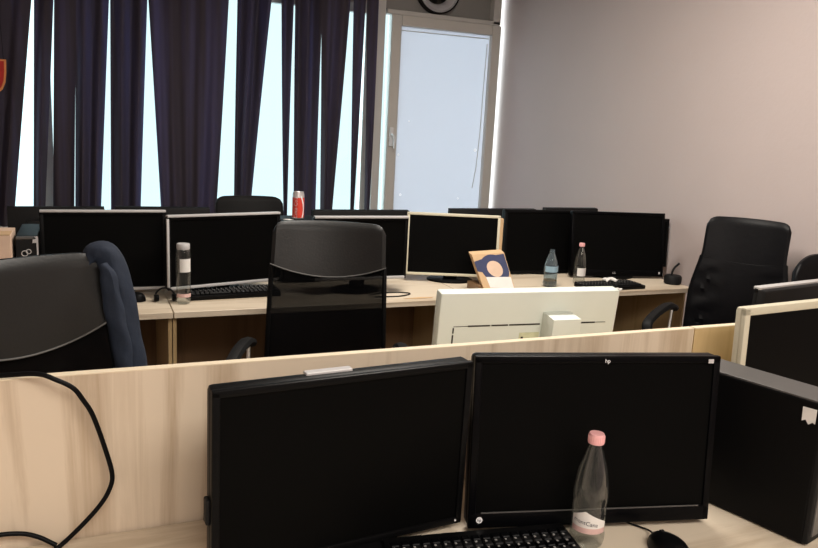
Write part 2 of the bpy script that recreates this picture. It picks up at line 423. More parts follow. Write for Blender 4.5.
bm = BM(); add_tube(bm, [(-.05, .003, .208), (-.03, .10, .6), (-.0, .15, .985)], .0015, 5); add_tube(bm, [(.05, .003, .208), (.03, .10, .6), (.0, .15, .985)], .0015, 5); obj('cord', bm, M['blackm'], pn)

# ------------------------------------------------------------------ desks and partitions
def desk(label, x0, x1, y0, y1, group, top_m, back_y):
    t = thing('desk', label, 'desk', ((x0 + x1) / 2, (y0 + y1) / 2, 0), 0, group)
    w, d = x1 - x0 - .002, y1 - y0 - .002
    bm = BM(); add_box(bm, (0, 0, .7275), (w, d, .025), bevel=.0015, seg=1); tp = obj('desktop', bm, top_m, t)
    for s in (-1, 1):
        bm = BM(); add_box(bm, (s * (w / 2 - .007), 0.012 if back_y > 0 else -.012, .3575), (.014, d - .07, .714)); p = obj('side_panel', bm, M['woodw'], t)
    bm = BM(); add_box(bm, (0, back_y * (d / 2 - .06), .40), (w - .030, .018, .62)); obj('back_panel', bm, M['woodshade'], t)
    return t
desk('long pale wooden desk in the foreground under the two black screens', -1.1, 2.4, .45, 1.363, None, M['woodh'], 1)
desk('pale wooden desk behind the partition under the cream screen seen from behind', -1.1, 2.4, 1.387, 1.93, None, M['woodh'], -1)
YD = 2.985
desk('pale wooden desk by the window side under the leftmost silver edged screen', -1.03, .301, YD, 3.68, 'desks in the window row', M['woodh'], 1)
desk('pale wooden desk behind the black mesh chair, under the middle silver edged screens', .303, 1.633, YD, 3.68, 'desks in the window row', M['woodh'], 1)
desk('pale wooden desk by the right wall carrying the pink capped bottle and wide black screen', 1.635, 2.955, YD, 3.68, 'desks in the window row', M['woodh'], 1)
desk('desk backing onto the leftmost silver edged screen, facing the window', -1.03, .301, 3.70, 4.38, 'desks facing the window', M['woodh'], -1)
desk('desk behind the middle screens, facing the window, carrying the red can on a case', .303, 1.633, 3.70, 4.38, 'desks facing the window', M['woodh'], -1)
desk('desk against the right wall, facing the window, behind the wide black screen', 1.635, 2.955, 3.70, 4.38, 'desks facing the window', M['woodh'], -1)

def partition(label, x0, x1, m, y):
    t = thing('desk_partition', label, 'partition', ((x0 + x1) / 2, y, 0))
    bm = BM(); add_box(bm, (0, 0, .525), (x1 - x0, .018, 1.045)); obj('panel', bm, m, t)
    bm = BM(); add_box(bm, (0, 0, 1.0485), (x1 - x0, .0185, .002)); obj('lit_edge', bm, M['edge'], t)  # paler tone paints the lamp light along the top edge
partition('long pale ash partition board standing behind the two foreground screens', -1.1, 1.372, M['woodv'], 1.375)
partition('short warmer toned partition board beside the cream framed screen on the right', 1.376, 2.4, M['woodw'], 1.376)

# ------------------------------------------------------------------ monitors
ZD = .74
def monitor(label, pos, yaw, tilt, w, h, bez=.016, mb='black', mscreen='screen', bars=None, thick=.038, group=None,
            rear=False, mh=None, stand='black', base=True, depth_base=.085, chin=None):
    """pos = centre of bottom edge of the front face (x,y,z)."""
    t = thing('monitor', label, 'monitor', (pos[0], pos[1], ZD), yaw, group)
    zb = pos[2] - ZD
    T = Matrix.Translation((0, 0, zb)) @ Matrix.Rotation(-tilt, 4, 'X')
    mh = mh or mb
    chin = chin or bez
    bm = BM(); add_box(bm, (0, thick / 2 + .004, h / 2), (w, thick - .004, h), T, bevel=.008)
    add_box(bm, (0, thick + .012, h / 2), (w * .62, .03, h * .6), T, bevel=.012)
    obj('housing', bm, M[mh], t, True)
    bm = BM()
    add_box(bm, (0, .004, h - bez / 2), (w, .012, bez), T, bevel=.002)
    add_box(bm, (0, .004, chin / 2), (w, .012, chin), T, bevel=.002)
    for s in (-1, 1): add_box(bm, (s * (w / 2 - bez / 2), .004, h / 2), (bez, .012, h - .004), T, bevel=.002)
    obj('bezel', bm, M[mb], t, True)
    bm = BM(); add_box(bm, (0, .004, (h - bez + chin) / 2), (w - 2 * bez, .004, h - bez - chin), T); obj('screen', bm, M[mscreen], t)
    if bars:
        for nm in bars:
            bm = BM()
            if nm == 'top': add_box(bm, (0, .006, h + .001), (w - .004, .026, .010), T, bevel=.002)
            if nm == 'bottom': add_box(bm, (0, -.004, .008), (w - .02, .010, .012), T, bevel=.002)
            if nm == 'left': add_box(bm, (-w / 2 + .002, -.003, h * .5), (.010, .012, h * .94), T, bevel=.002)
            obj('trim_strip', bm, M['silver'], t, True, label='silver trim strip')
    if base:
        yb = depth_base
        bm = BM(); add_box(bm, (0, thick + .012, max(.05, (zb + h * .45) / 2)), (.07, .025, max(.1, zb + h * .45) - .012), bevel=.006)
        obj('stand_column', bm, M[stand], t, True)
        bm = BM(); add_lathe(bm, [(.118, 0), (.118, .008), (.105, .014), (0, .016)], 32)
        for v in bm.verts: v.co = Vector((v.co.x, v.co.y * .74 + yb - .015, v.co.z + .0005))
        obj('stand_base', bm, M[stand], t, True)
    t['T'] = [v for r in T for v in r]
    return t, T

# foreground pair
A, TA = monitor('large plain black screen in the left foreground', (.4095, 1.157, .755), R(4.5), R(-1.0), .480, .327, bez=.013, mb='black', depth_base=.06)
bm = BM(); add_box(bm, (-.243, .018, .115), (.008, .02, .045), TA, bevel=.003); obj('side_socket', bm, M['blackm'], A)
bm = BM(); add_box(bm, (-.035, .03, .328), (.085, .018, .006), TA, bevel=.002); obj('top_sticker', bm, M['silver'], A, label='grey strip on the top edge')
bm = BM(); add_lathe(bm, [(.002, 0), (.002, .001)], 10, (0, 0, 0), 'y')
for v in bm.verts: v.co = TA @ (v.co + Vector((.226, -.002, .008)))
obj('power_light', bm, M['white'], A)

B, TB = monitor('glossy edged black screen behind the pink capped bottle in the foreground', (.894, 1.092, .754), R(-13.7), R(4.9), .499, .336, bez=.014, mb='gloss', chin=.030, depth_base=.12)
bm = BM(); add_box(bm, (0.0, -.0026, .031), (.45, .002, .0022), TB); obj('chin_line', bm, M['greytop'], B, label='thin grey line along the lower bezel')
bm = BM(); add_lathe(bm, [(.0062, 0), (.0062, .0012)], 24, (0, 0, 0), 'y')
for v in bm.verts: v.co = TB @ (v.co + Vector((-.228, -.0022, .017)))
lg = obj('logo', bm, M['white'], B, label='round silver maker badge')
text_part('lettering', 'hp', .008, M['ink'], lg, TB @ Matrix.Translation((-.228, -.0036, .017)) @ UP, .0002)
lg2 = text_part('logo', 'hp', .011, M['white'], B, TB @ Matrix.Translation((.012, -.0024, .3265)) @ UP, .0003)
lg2['label'] = 'small white mark on the top bezel'
bm = BM(); add_box(bm, (.228, -.0026, .326), (.011, .0014, .008), TB); obj('badge', bm, M['silver'], B, label='small silver badge in the top corner')

# cream monitor seen from behind
cw, chh = .56, .275
YCm, yawC = 1.779, R(180 - 5.6)
C_ = thing('monitor', 'cream monitor seen from behind above the pale partition', 'monitor', (1.160, 1.80, ZD), yawC)
TC = Matrix.Translation((0, -.03, .055)) @ Matrix.Rotation(R(-6.4), 4, 'X')
bm = BM(); add_box(bm, (0, .022, chh / 2), (cw, .044, chh), TC, bevel=.007); obj('housing', bm, M['beige'], C_, True)
bm = BM(); add_box(bm, (0, -.001, chh / 2), (cw - .05, .004, chh - .05), TC); obj('screen', bm, M['screen'], C_)
def slot(x0, x1, z0, z1):
    bm = BM(); add_box(bm, ((x0 + x1) / 2, .0445, (z0 + z1) / 2), (abs(x1 - x0), .002, abs(z1 - z0)), TC); obj('vent_slot', bm, M['slot'], C_)
zs = chh - .098
slot(.235, .192, zs - .0005, zs + .0005)
slot(.192, .125, zs - .002, zs + .002); slot(.121, .07, zs - .002, zs + .002); slot(.066, -.03, zs - .002, zs + .002)
slot(-.13, -.21, zs - .002, zs + .002); slot(-.212, -.245, zs - .0006, zs + .0006)
slot(.237, .233, zs - .02, zs - .004); slot(.237, .233, zs - .05, zs - .025); slot(.237, .233, zs - .09, zs - .054)
bm = BM(); add_box(bm, (-.080, .075, chh - .136), (.088, .07, .15), TC, bevel=.003); obj('stand_column', bm, M['beige'], C_, True)
bm = BM(); add_box(bm, (-.095, .09, .03 - .055), (.09, .05, .16)); bmesh.ops.translate(bm, verts=bm.verts, vec=(0, -.02, .11)); obj('stand_neck', bm, M['beige'], C_, True)
bm = BM(); add_box(bm, (-.095, .03, .008), (.24, .18, .014), bevel=.005); obj('stand_base', bm, M['beige'], C_, True)
bm = BM(); add_box(bm, (.0, .0448, chh - .135), (.062, .0014, .024), TC); st = obj('sticker', bm, M['sticker'], C_, label='pale green sticker')
bm = BM(); add_box(bm, (.022, .0458, chh - .139), (.007, .001, .008), TC); obj('sticker_mark', bm, M['slot'], st)

# cream framed monitor on the right
D_, TD = monitor('cream framed black screen behind the black computer case on the right', (1.676, 1.262, .800), R(5.5), R(2), .55, .328, bez=.019, mb='beige2', mh='beige2', stand='beige2', depth_base=.06, thick=.026)
# grey edged monitor behind it (seen from behind, on the opposite desk)
Q_, TQ = monitor('black monitor with grey top edge behind the cream framed screen on the right', (2.215, 1.78, .80), R(180 + 9), R(3), .50, .25, bars=('top',), mb='blackm')

# window-row screens, left to right
E_, TE = monitor('black screen with silver top edge behind the chair with the jacket, leftmost of its row', (.068, 3.33, .758), R(1), R(2), .490, .337, bars=('top', 'bottom'))
F_, TF = monitor('silver edged black screen behind the clear bottle on the window desk', (.556, 3.275, .778), R(15), R(1), .524, .311, bars=('top', 'bottom', 'left'), depth_base=.15)
G_, TG = monitor('black screen with thin silver top edge behind the middle black chair', (1.142, 3.17, .805), R(0.5), R(0), .452, .287, bars=('top', 'bottom'))
H_, TH = monitor('cream framed black screen on the window desk behind the cardboard pack', (1.685, 3.33, .774), R(-20), R(3.6), .470, .314, bez=.013, mb='beige2', mh='beige2', depth_base=.075)
K_, TK = monitor('plain black screen behind the bottle without a cap', (2.335, 3.455, .745), R(-3), R(5), .53, .350)
L_, TL = monitor('wide black screen by the right wall behind the pink capped small bottle', (2.685, 3.28, .752), R(-12), R(8), .55, .354, bez=.016, chin=.035, mb='gloss', depth_base=.075)
text_part('logo', 'LG', .016, M['silver'], L_, TL @ Matrix.Translation((-.02, -.0026, .018)) @ UP, .0003)
bm = BM(); add_box(bm, (.252, -.0026, .020), (.009, .0014, .012), TL); obj('power_light', bm, M['silver'], L_)

monitor('black screen mostly hidden behind the wide black screen by the right wall', (2.965, 3.49, .752), R(0), R(3), .50, .29)
# backs of the screens on the desks that face the window
def backs(label, x, y, ztop, w, h=.29, yaw=0.0):
    monitor(label, (x, y, ztop - h + .0), R(180 + yaw), R(2), w, h, group='screens facing the window', mb='blackm')
backs('black monitor back at the far left, behind the small black computer case', -.135, 4.05, 1.035, .43, yaw=2)
backs('black monitor back peeping over the leftmost silver edged screen', .36, 4.02, 1.040, .46, yaw=-3)
backs('black monitor back between the red can and the cream framed screen', 1.43, 4.02, 1.030, .58)
backs('black monitor back behind the cream framed window desk screen, left of the gap', 2.27, 4.0, 1.044, .60, yaw=1)
backs('black monitor back right of the gap, above the wide black screen', 2.845, 4.02, 1.050, .40)

# ------------------------------------------------------------------ computer cases
tw = thing('computer_case', 'black computer case with grey top beside the right foreground screen', 'computer', (1.260, .913, ZD), R(15))
bm = BM(); add_box(bm, (.048, .145, .146), (.096, .29, .286), bevel=.003); obj('case', bm, M['black'], tw)
bm = BM(); add_box(bm, (.048, .147, .2905), (.092, .28, .004), bevel=.001); obj('top_cover', bm, M['greytop'], tw, label='grey metal top')
bm = BM(); add_box(bm, (.048, -.004, .146), (.094, .012, .282), bevel=.003); fp = obj('front_panel', bm, M['blackm'], tw)
bm = BM(); add_box(bm, (.048, -.011, .07), (.074, .004, .10), bevel=.001); obj('drive_bay', bm, M['greytop'], fp, label='dark grey drive bay')
bm = BM(); add_box(bm, (.048, -.0135, .085), (.06, .002, .006)); obj('drive_slot', bm, M['steel'], fp)
bm = BM()
add_prism(bm, [(-.0008, .010, .276), (-.0008, .036, .275), (-.0008, .035, .247), (-.0008, .028, .251), (-.0008, .022, .243), (-.0008, .015, .249), (-.0008, .010, .247)], (.001, 0, 0))
obj('torn_label', bm, M['paper'], tw, label='torn white paper label')
for s in (.02, .076):
    for y in (.04, .25):
        bm = BM(); add_lathe(bm, [(.01, 0), (.01, .004)], 12, (s, y, 0)); obj('foot', bm, M['blackm'], tw)

lt = thing('computer_case', 'small black computer case with a looped badge at the far left beside the carton', 'computer', (-.217, 3.21, ZD), R(0))
bm = BM(); add_box(bm, (0, .17, .140), (.078, .34, .270), bevel=.003); obj('case', bm, M['black'], lt)
bm = BM(); add_box(bm, (0, -.005, .133), (.076, .012, .255), bevel=.003); fp = obj('front_panel', bm, M['blackm'], lt)
bm = BM(); add_box(bm, (-.006, -.006, .268), (.062, .012, .012), bevel=.003); obj('top_vent', bm, M['greytop'], lt, label='grey upper front strip')
bm = BM()
for cx, cz, r in ((-.008, .208, .0105), (.006, .215, .0085)):
    add_tube(bm, [(cx + r * math.cos(a * math.pi / 8), -.0125, cz + r * math.sin(a * math.pi / 8)) for a in range(17)], .0018, 6)
obj('badge', bm, M['silver'], fp, label='silver looped badge')
bm = BM(); add_prism(bm, [(.026, -.014, .274), (.040, -.014, .274), (.040, -.014, .17), (.035, -.014, .17), (.034, -.014, .25), (.020, -.014, .248), (.022, -.014, .262), (.034, -.014, .265)], (0, .004, 0)); obj('corner_trim', bm, M['silver'], lt, label='silver corner trim')

ct = thing('computer_case', 'low black computer case under the red drink can', 'computer', (.945, 3.55, ZD))
bm = BM(); add_box(bm, (0, 0, .153), (.19, .20, .296), bevel=.004); obj('case', bm, M['black'], ct)
bm = BM(); add_box(bm, (0, -.103, .153), (.18, .008, .285), bevel=.003); obj('front_panel', bm, M['blackm'], ct)
CASE_TOP = ZD + .301
pp = BM(); add_prism(pp, [(.853, 3.48, CASE_TOP + .001), (.875, 3.46, CASE_TOP + .001), (.90, 3.465, CASE_TOP + .001), (.88, 3.50, CASE_TOP + .001)], (0, 0, .0015))
o = obj('paper_scrap', pp, M['paper'], loc=(.875, 3.48, CASE_TOP + .001)); tag(o, 'small white paper scrap lying left of the red drink can', 'paper')

# ------------------------------------------------------------------ drink can
can = thing('drink_can', 'tall slim red and silver drink can standing above the middle chair', 'can', (.928, 3.49, CASE_TOP + .0005))
can.scale = (.95, .95, .93)
r = .0295
bm = BM(); add_lathe(bm, [(.022, 0), (.026, .003), (r, .010), (r, .128), (.0265, .139), (.0265, .143), (.024, .142), (0, .1405)], 32); obj('body', bm, M['alu'], can, True)
bm = BM()
def wrap(u, v, a0, a1, z0, z1, rr): 
    a = a0 + (a1 - a0) * u; return (rr * math.cos(a), rr * math.sin(a), z0 + (z1 - z0) * v)
add_sheet(bm, lambda u, v: wrap(u, v, 0, 2 * math.pi, .012, .112, r + .0004), 40, 2, lambda u, v: (0, 0, 0.0)) if False else add_lathe(bm, [(r + .0004, .012), (r + .0004, .114)], 36)
bmesh.ops.delete(bm, geom=[f for f in bm.faces if len(f.verts) > 4], context='FACES')
obj('printed_band', bm, M['red'], can, True, label='red printed band', solid=False)
# white ribbon wave on the right flank, white script up the middle
def ribbon(u, v):
    z = .012 + .112 * u; a = R(-72 + 26 * math.sin(u * 3.0 + .4)) + (v - .5) * R(15)
    return ((r + .0009) * math.cos(a), (r + .0009) * math.sin(a), z)
bm = BM(); add_sheet(bm, ribbon, 24, 3, lambda u, v: (0, 0, .0)); bmesh.ops.remove_doubles(bm, verts=bm.verts, dist=1e-6); obj('ribbon', bm, M['white'], can, True, label='white ribbon wave', solid=False)
def canbend(p, rr=r + .0012, a0=R(-128)):
    a = a0 + p.x / rr; return Vector((rr * math.cos(a), rr * math.sin(a), p.z))
text_part('lettering', 'Coca-Cola', .026, M['white'], can, Matrix.Translation((0, 0, .064)) @ UP @ Matrix.Rotation(R(90), 4, 'Z'), .0001, canbend)
bm = BM(); add_tube(bm, [(.012 * math.cos(a * math.pi / 6), .006 + .008 * math.sin(a * math.pi / 6), .1425) for a in range(13)], .0012, 6); obj('pull_tab', bm, M['alu'], can, True)

# ------------------------------------------------------------------ bottles
def bottle(label, loc, H, rad, m, cap=None, lab=None, rot=0, name='water_bottle', straight=False):
    t = thing(name, label, 'bottle', loc, rot)
    k = H / .224; q = rad / .033
    prof = [(0.0, .006), (.012, .003), (.024, .001), (.0305, .006), (.0328, .016), (.0325, .028), (.031, .034), (.0305, .040), (.0315, .046), (.0315, .078), (.0305, .083),
            (.0325, .092), (.0328, .108), (.0305, .128), (.0265, .150), (.0205, .172), (.0155, .188), (.0128, .196), (.0118, .199), (.0118, .203), (.0135, .204), (.0135, .206), (.0112, .207), (.0112, .219)]
    if straight: prof = [(0, .006), (.014, .003), (.026, .001), (.031, .006), (.0325, .015), (.0325, .19), (.031, .198), (.027, .203), (.027, .208)]
    bm = BM(); add_lathe(bm, [(a * q, z * k) for a, z in prof], 32)
    bmesh.ops.delete(bm, geom=[f for f in bm.faces if len(f.verts) > 4], context='FACES')
    body = obj('body', bm, m, t, True, solid=False)
    if cap and straight:
        bm = BM(); add_lathe(bm, [(.028 * q, .203 * k), (.029 * q, .206 * k), (.029 * q, .2215 * k), (.027 * q, .224 * k), (0, .224 * k)], 28); obj('cap', bm, cap, t, True)
    elif cap:
        bm = BM(); add_lathe(bm, [(.0148 * q, .2035 * k), (.0150 * q, .206 * k), (.0148 * q, .219 * k), (.0135 * q, .2225 * k), (0, .2228 * k)], 24)
        for j in range(24):
            a = 2 * math.pi * j / 24; add_box(bm, (.0149 * q * math.cos(a), .0149 * q * math.sin(a), .212 * k), (.0012, .0012, .013 * k), None)
        obj('cap', bm, cap, t, True)
    return t, q, k
def sleeve(t, m, r0, z0, z1, a0, a1, name='label', slope=0.0):
    bm = BM()
    def f(u, v):
        a = a0 + (a1 - a0) * u
        zt = z1 - slope * abs(u - .38) * 2
        return (r0 * math.cos(a), r0 * math.sin(a), z0 + (zt - z0) * v)
    vs = [[bm.verts.new(f(i / 30, j / 3)) for j in range(4)] for i in range(31)]
    for i in range(30):
        for j in range(3): bm.faces.new((vs[i][j], vs[i + 1][j], vs[i + 1][j + 1], vs[i][j + 1]))
    return obj(name, bm, m, t, True, solid=False)

bt, q, k = bottle('large clear plastic bottle with pink cap standing on the foreground desk', (.857, 1.056, ZD + .0005), .224, .033, M['pet'], M['pink'], rot=R(-38))
pl = sleeve(bt, M['paper'], .0322, .046, .079, R(-150), R(-20), 'paper_label', .018)
sleeve(bt, M['pinkpale'], .0321, .035, .046, R(-150), R(-20), 'pink_band')
def bbend(p, rr=.0326, a0=R(-98)):
    a = a0 + p.x / rr; return Vector((rr * math.cos(a), rr * math.sin(a), p.z))
text_part('lettering', 'montCana', .0115, M['ink'], pl, Matrix.Translation((0, 0, .056)) @ UP @ Matrix.Rotation(R(-7), 4, 'Z'), .0001, bbend)
b1, q, k = bottle('straight clear bottle with white label beside the keyboard on the left window desk', (.357, 3.13, ZD + .0005), .250, .030, M['pet'], M['silver'], straight=True)
sleeve(b1, M['paper'], .0300, .135, .190, R(-125), R(-30), 'paper_label'); sleeve(b1, M['pinkpale'], .0298, .03, .045, R(-160), R(-20), 'pink_band')
b2, q, k = bottle('bluish capless bottle with a brown drink rest on the right window desk', (2.165, 3.16, ZD + .0005), .195, .036, M['petb'])
bm = BM(); add_lathe(bm, [(.0, .008), (.03, .008), (.0335, .016), (.0335, .036), (0, .036)], 28); obj('drink', bm, M['drink'], b2, True, label='brown drink rest')
sleeve(b2, M['bluepaper'], .0362, .078, .108, R(-175), R(0), 'blue_label')
b3, q, k = bottle('small clear bottle with pink cap before the wide black screen', (2.365, 3.19, ZD + .0005), .218, .0315, M['pet'], M['pink'])
sleeve(b3, M['paper'], .0312, .045, .088, R(-150), R(-20), 'paper_label')

# ------------------------------------------------------------------ keyboards and mice
def keyboard(label, loc, rot, w, d, hgt=.018):
    t = thing('keyboard', label, 'keyboard', loc, rot, 'black keyboards')
    bm = BM(); add_box(bm, (0, 0, hgt / 2), (w, d, hgt), Matrix.Rotation(R(2), 4, 'X'), bevel=.004)
    bmesh.ops.translate(bm, verts=bm.verts, vec=(0, 0, .003)); obj('tray', bm, M['black'], t, True)
    rows = 6; nc = int(w / .0195)
    for rr in range(rows):
        bm = BM()
        for cc in range(nc):
            if rr == 0 and 3 < cc < 9:
                if cc != 4: continue
                add_box(bm, (-w / 2 + .012 + (cc + 2) * .0192, -d / 2 + .018 + rr * .0205, hgt + .005), (.09, .016, .007), None, bevel=.002, seg=1); continue
            add_box(bm, (-w / 2 + .014 + cc * .0192 + (rr % 3) * .002, -d / 2 + .018 + rr * .0205, hgt + .005), (.0162, .0168, .007), None, bevel=.002, seg=1)
        kr = obj('key_row', bm, M['gloss'] if rr % 2 else M['blackm'], t)
        kr['kind'] = 'stuff'
        if rr in (2, 3, 4) :
            bm = BM()
            for cc in range(0, nc):
                add_box(bm, (-w / 2 + .011 + cc * .0192 + (rr % 3) * .002, -d / 2 + .022 + rr * .0205, hgt + .0087), (.004, .0045, .0005))
            kl = obj('key_legend', bm, M['trans'], kr); kl['kind'] = 'stuff'
    return t
keyboard('black keyboard beside the large pink capped bottle on the foreground desk', (.642, 1.055, ZD + .0005), R(-9), .358, .15)
keyboard('black keyboard before the screen behind the clear bottle on the left window desk', (.580, 3.238, ZD + .0005), R(3), .39, .13, .02)
keyboard('black keyboard before the wide black screen by the right wall', (2.47, 3.065, ZD + .0005), R(2), .37, .12)

def mouse(label, loc, rot):
    t = thing('computer_mouse', label, 'mouse', loc, rot, 'black mice')
    bm = BM()
    prof = []
    def f(u, v):
        a = u * 2 * math.pi; e = v * math.pi / 2
        x = .031 * math.cos(a) * math.cos(e) ** .6; y = .054 * math.sin(a) * math.cos(e) ** .6
        return Vector((x * (1 - .12 * math.sin(a)), y, .034 * math.sin(e) * (1 - .25 * math.sin(a) * math.cos(e)) + .001))
    n, m_ = 28, 8
    vs = [[bm.verts.new(f(i / n, j / m_ * .97)) for j in range(m_ + 1)] for i in range(n)]
    for i in range(n):
        for j in range(m_): bm.faces.new((vs[i][j], vs[(i + 1) % n][j], vs[(i + 1) % n][j + 1], vs[i][j + 1]))
    bm.faces.new([vs[i][m_] for i in range(n)]); bm.faces.new([vs[i][0] for i in range(n)][::-1])
    obj('shell', bm, M['black'], t, True)
    bm = BM(); add_lathe(bm, [(.006, -.003), (.006, .003)], 14, (0, 0, 0))
    for v in bm.verts: v.co = Vector((v.co.z, v.co.x + .025, v.co.y + .028))
    obj('scroll_wheel', bm, M['blackm'], t, True)
    bm = BM(); add_tube(bm, smooth_path([(0, .05, .012), (.004, .08, .004), (-.02, .115, .003), (-.03, .16, .003)]), .0018, 6); obj('lead', bm, M['blackm'], t, True)
    return t
mouse('black mouse on the foreground desk right of the pink capped bottle', (.985, .975, ZD + .0005), R(-8))
mouse('black mouse left of the clear bottle on the left window desk', (.165, 3.215, ZD + .0005), R(60))

# headset lump left of the clear bottle
hs = thing('headset', 'small black headset lying left of the clear bottle on the window desk', 'headset', (.290, 3.18, ZD))
hs.scale = (.85, 1, .7)
bm = BM(); add_tube(bm, [(.045 * math.cos(a), .02 * math.sin(a * .5), .022 + .055 * math.sin(a)) for a in [math.pi * i / 14 for i in range(15)]], .005, 8); obj('headband', bm, M['blackm'], hs, True)
for s in (-1, 1):
    bm = BM(); add_lathe(bm, [(0, -.012), (.018, -.011), (.022, 0), (.018, .011), (0, .012)], 18)
    for v in bm.verts: v.co = Vector((v.co.z + s * .042, v.co.x, v.co.y + .023))
    obj('ear_cup', bm, M['black'], hs, True)

# adapter with lead, right end of the desk
ad = thing('power_adapter', 'black adapter with an upright lead on the right end of the window desk', 'adapter', (2.915, 3.10, ZD))
ad.scale = (1.1, 1.1, 1.2)
bm = BM(); add_lathe(bm, [(.036, .0005), (.042, .006), (.042, .032), (.036, .04), (0, .041)], 24); obj('body', bm, M['blackm'], ad, True)
bm = BM(); add_tube(bm, smooth_path([(-.01, 0, .036), (-.008, 0, .055), (.004, 0, .075), (.03, .0, .092)]), [.005] * 25, 8); obj('lead', bm, M['blackm'], ad, True)

# tissues
def tissue(label, x, y, s, z=ZD + .001):
    bm = BM(); sd = x * 7
    add_sheet(bm, lambda u, v: (x + (u - .5) * s, y + (v - .5) * s * .6, z + .009 + .008 * noise.noise((u * 4 + sd, v * 4, sd))), 10, 8, lambda u, v: (0, 0, .003 + .003 * math.sin(math.pi * u) * math.sin(math.pi * v)))
    zmin = min(v.co.z for v in bm.verts)
    bmesh.ops.translate(bm, verts=bm.verts, vec=(0, 0, z - zmin))
    o = obj('tissue', bm, M['paper'], None, True, loc=(x, y, z)); tag(o, label, 'tissue', 'crumpled tissues')
tissue('crumpled white tissue at the desk edge between the small bottles', 2.315, 3.01, .075)
tissue('crumpled white tissue lying on the keyboard by the right wall', 2.485, 3.09, .07, ZD + .0305)
tissue('crumpled white tissue on the desk edge right of the pink capped small bottle', 2.455, 3.012, .07)

# paper scrap & cable on the middle desk
bm = BM(); add_prism(bm, [(1.30, 3.03, .7415), (1.36, 3.02, .7415), (1.44, 3.022, .7415), (1.45, 3.035, .7415), (1.39, 3.045, .7415)], (0, 0, .0012))
o = obj('paper_scrap', bm, M['card'], loc=(1.38, 3.03, .7415)); tag(o, 'thin brown paper scrap on the desk edge right of the middle chair', 'paper')
bm = BM(); add_tube(bm, smooth_path([(1.17, 3.12, .744), (1.24, 3.15, .744), (1.33, 3.15, .744), (1.37, 3.115, .744), (1.30, 3.075, .744), (1.18, 3.08, .744)]), .0028, 8)
o = obj('cable', bm, M['blackm'], None, True, loc=(1.27, 3.11, .7412)); tag(o, 'thin black cable looped on the desk right of the middle chair', 'cable')

# foreground cable over the partition
bm = BM()
pts = [(-.60, 1.425, 1.03), (-.40, 1.385, 1.0565), (-.25, 1.376, 1.055), (-.14, 1.366, 1.057), (-.085, 1.345, 1.062), (-.055, 1.335, 1.052), (-.03, 1.333, 1.036), (-.015, 1.335, 1.012), (0.0, 1.338, .98), (.018, 1.34, .915),
       (.028, 1.34, .866), (.022, 1.338, .838), (.004, 1.335, .81), (-.03, 1.33, .776), (-.066, 1.325, .7475), (-.10, 1.30, .7465), (-.15, 1.27, .7465)]
add_tube(bm, smooth_path(pts), .0042, 10)
add_tube(bm, smooth_path([(-.066, 1.336, .7475), (-.095, 1.345, .764), (-.125, 1.35, .773), (-.17, 1.345, .777), (-.24, 1.33, .765), (-.34, 1.31, .7465), (-.45, 1.30, .7465)]), .0042, 10)
o = obj('cable', bm, M['black'], None, True, loc=(-.07, 1.33, .742)); tag(o, 'thick black cable draped over the left of the long partition', 'cable')
# pale cable between the foreground screens
bm = BM(); add_tube(bm, smooth_path([(.668, 1.30, .98), (.671, 1.275, .90), (.668, 1.25, .82), (.664, 1.235, .765), (.655, 1.21, .744), (.60, 1.20, .744)]), .0035, 8)
o = obj('cable', bm, M['silver'], None, True, loc=(.66, 1.22, .7405)); tag(o, 'pale cable hanging in the gap between the two foreground screens', 'cable')

# ------------------------------------------------------------------ cartons
bx = thing('carton', 'pale open carton at the far left beside the small black computer case', 'box', (-.352, 3.26, ZD))
bm = BM(); add_box(bm, (0, 0, .143), (.17, .22, .284), bevel=.002); obj('body', bm, M['cardp'], bx)
bm = BM(); add_box(bm, (0, -.06, .2875), (.165, .10, .003)); obj('flap', bm, M['card'], bx)
bx2 = thing('carton', 'narrow upright brown carton behind the cream framed window desk screen', 'box', (1.97, 3.45, ZD))
bm = BM(); add_box(bm, (0, 0, .156), (.11, .05, .31), bevel=.002); obj('body', bm, M['card'], bx2)
bm = BM(); add_box(bm, (0, 0, .313), (.105, .046, .003)); obj('flap', bm, M['card'], bx2)

# tilted cardboard pack with a navy ring
pk = thing('cardboard_pack', 'tilted cardboard pack with a navy ring print and white label', 'package', (1.812, 3.085, ZD))
def PK(u, v, d=0.0):   # face frame, u 0..1 left-right, v 0..1 bottom-top
    bl, br, tl, tr = Vector((-.085, -.028, .022)), Vector((.085, -.034, .012)), Vector((-.125, .045, .178)), Vector((.052, .045, .186))
    p = bl * (1 - u) * (1 - v) + br * u * (1 - v) + tl * (1 - u) * v + tr * u * v
    return p + Vector((.035, .80, .18)).normalized() * d
bm = BM()
add_sheet(bm, lambda u, v: PK(u, v, .02), 4, 4, lambda u, v: Vector((.035, .80, .18)).normalized() * -.02); obj('box', bm, M['card'], pk)
def onface(fn, m, name, lift, n=30, label=None):
    bm = BM(); fn(bm, lift); return obj(name, bm, m, pk, label=label)
def ring(bm, lift, r0=.24, r1=.43):
    n = 36; a = [];
    for i in range(n):
        t = 2 * math.pi * i / n
        a.append([bm.verts.new(PK(.56 + r * math.cos(t), .58 + r * .92 * math.sin(t), lift)) for r in (r0, r1)])
    for i in range(n): bm.faces.new((a[i][0], a[i][1], a[(i + 1) % n][1], a[(i + 1) % n][0]))
def flare(bm, lift, k=0):
    for poly in ((((.0, .80), (.0, .52), (.22, .48), (.40, .90)), ((.72, .95), (.98, .97), (.985, .50), (.90, .45)))[k],):
        bm.faces.new([bm.verts.new(PK(u, v, lift)) for u, v in poly])
def strip(bm, lift):
    bm.faces.new([bm.verts.new(PK(u, v, lift)) for u, v in ((.22, .06), (.98, .06), (.98, .36), (.20, .36))])
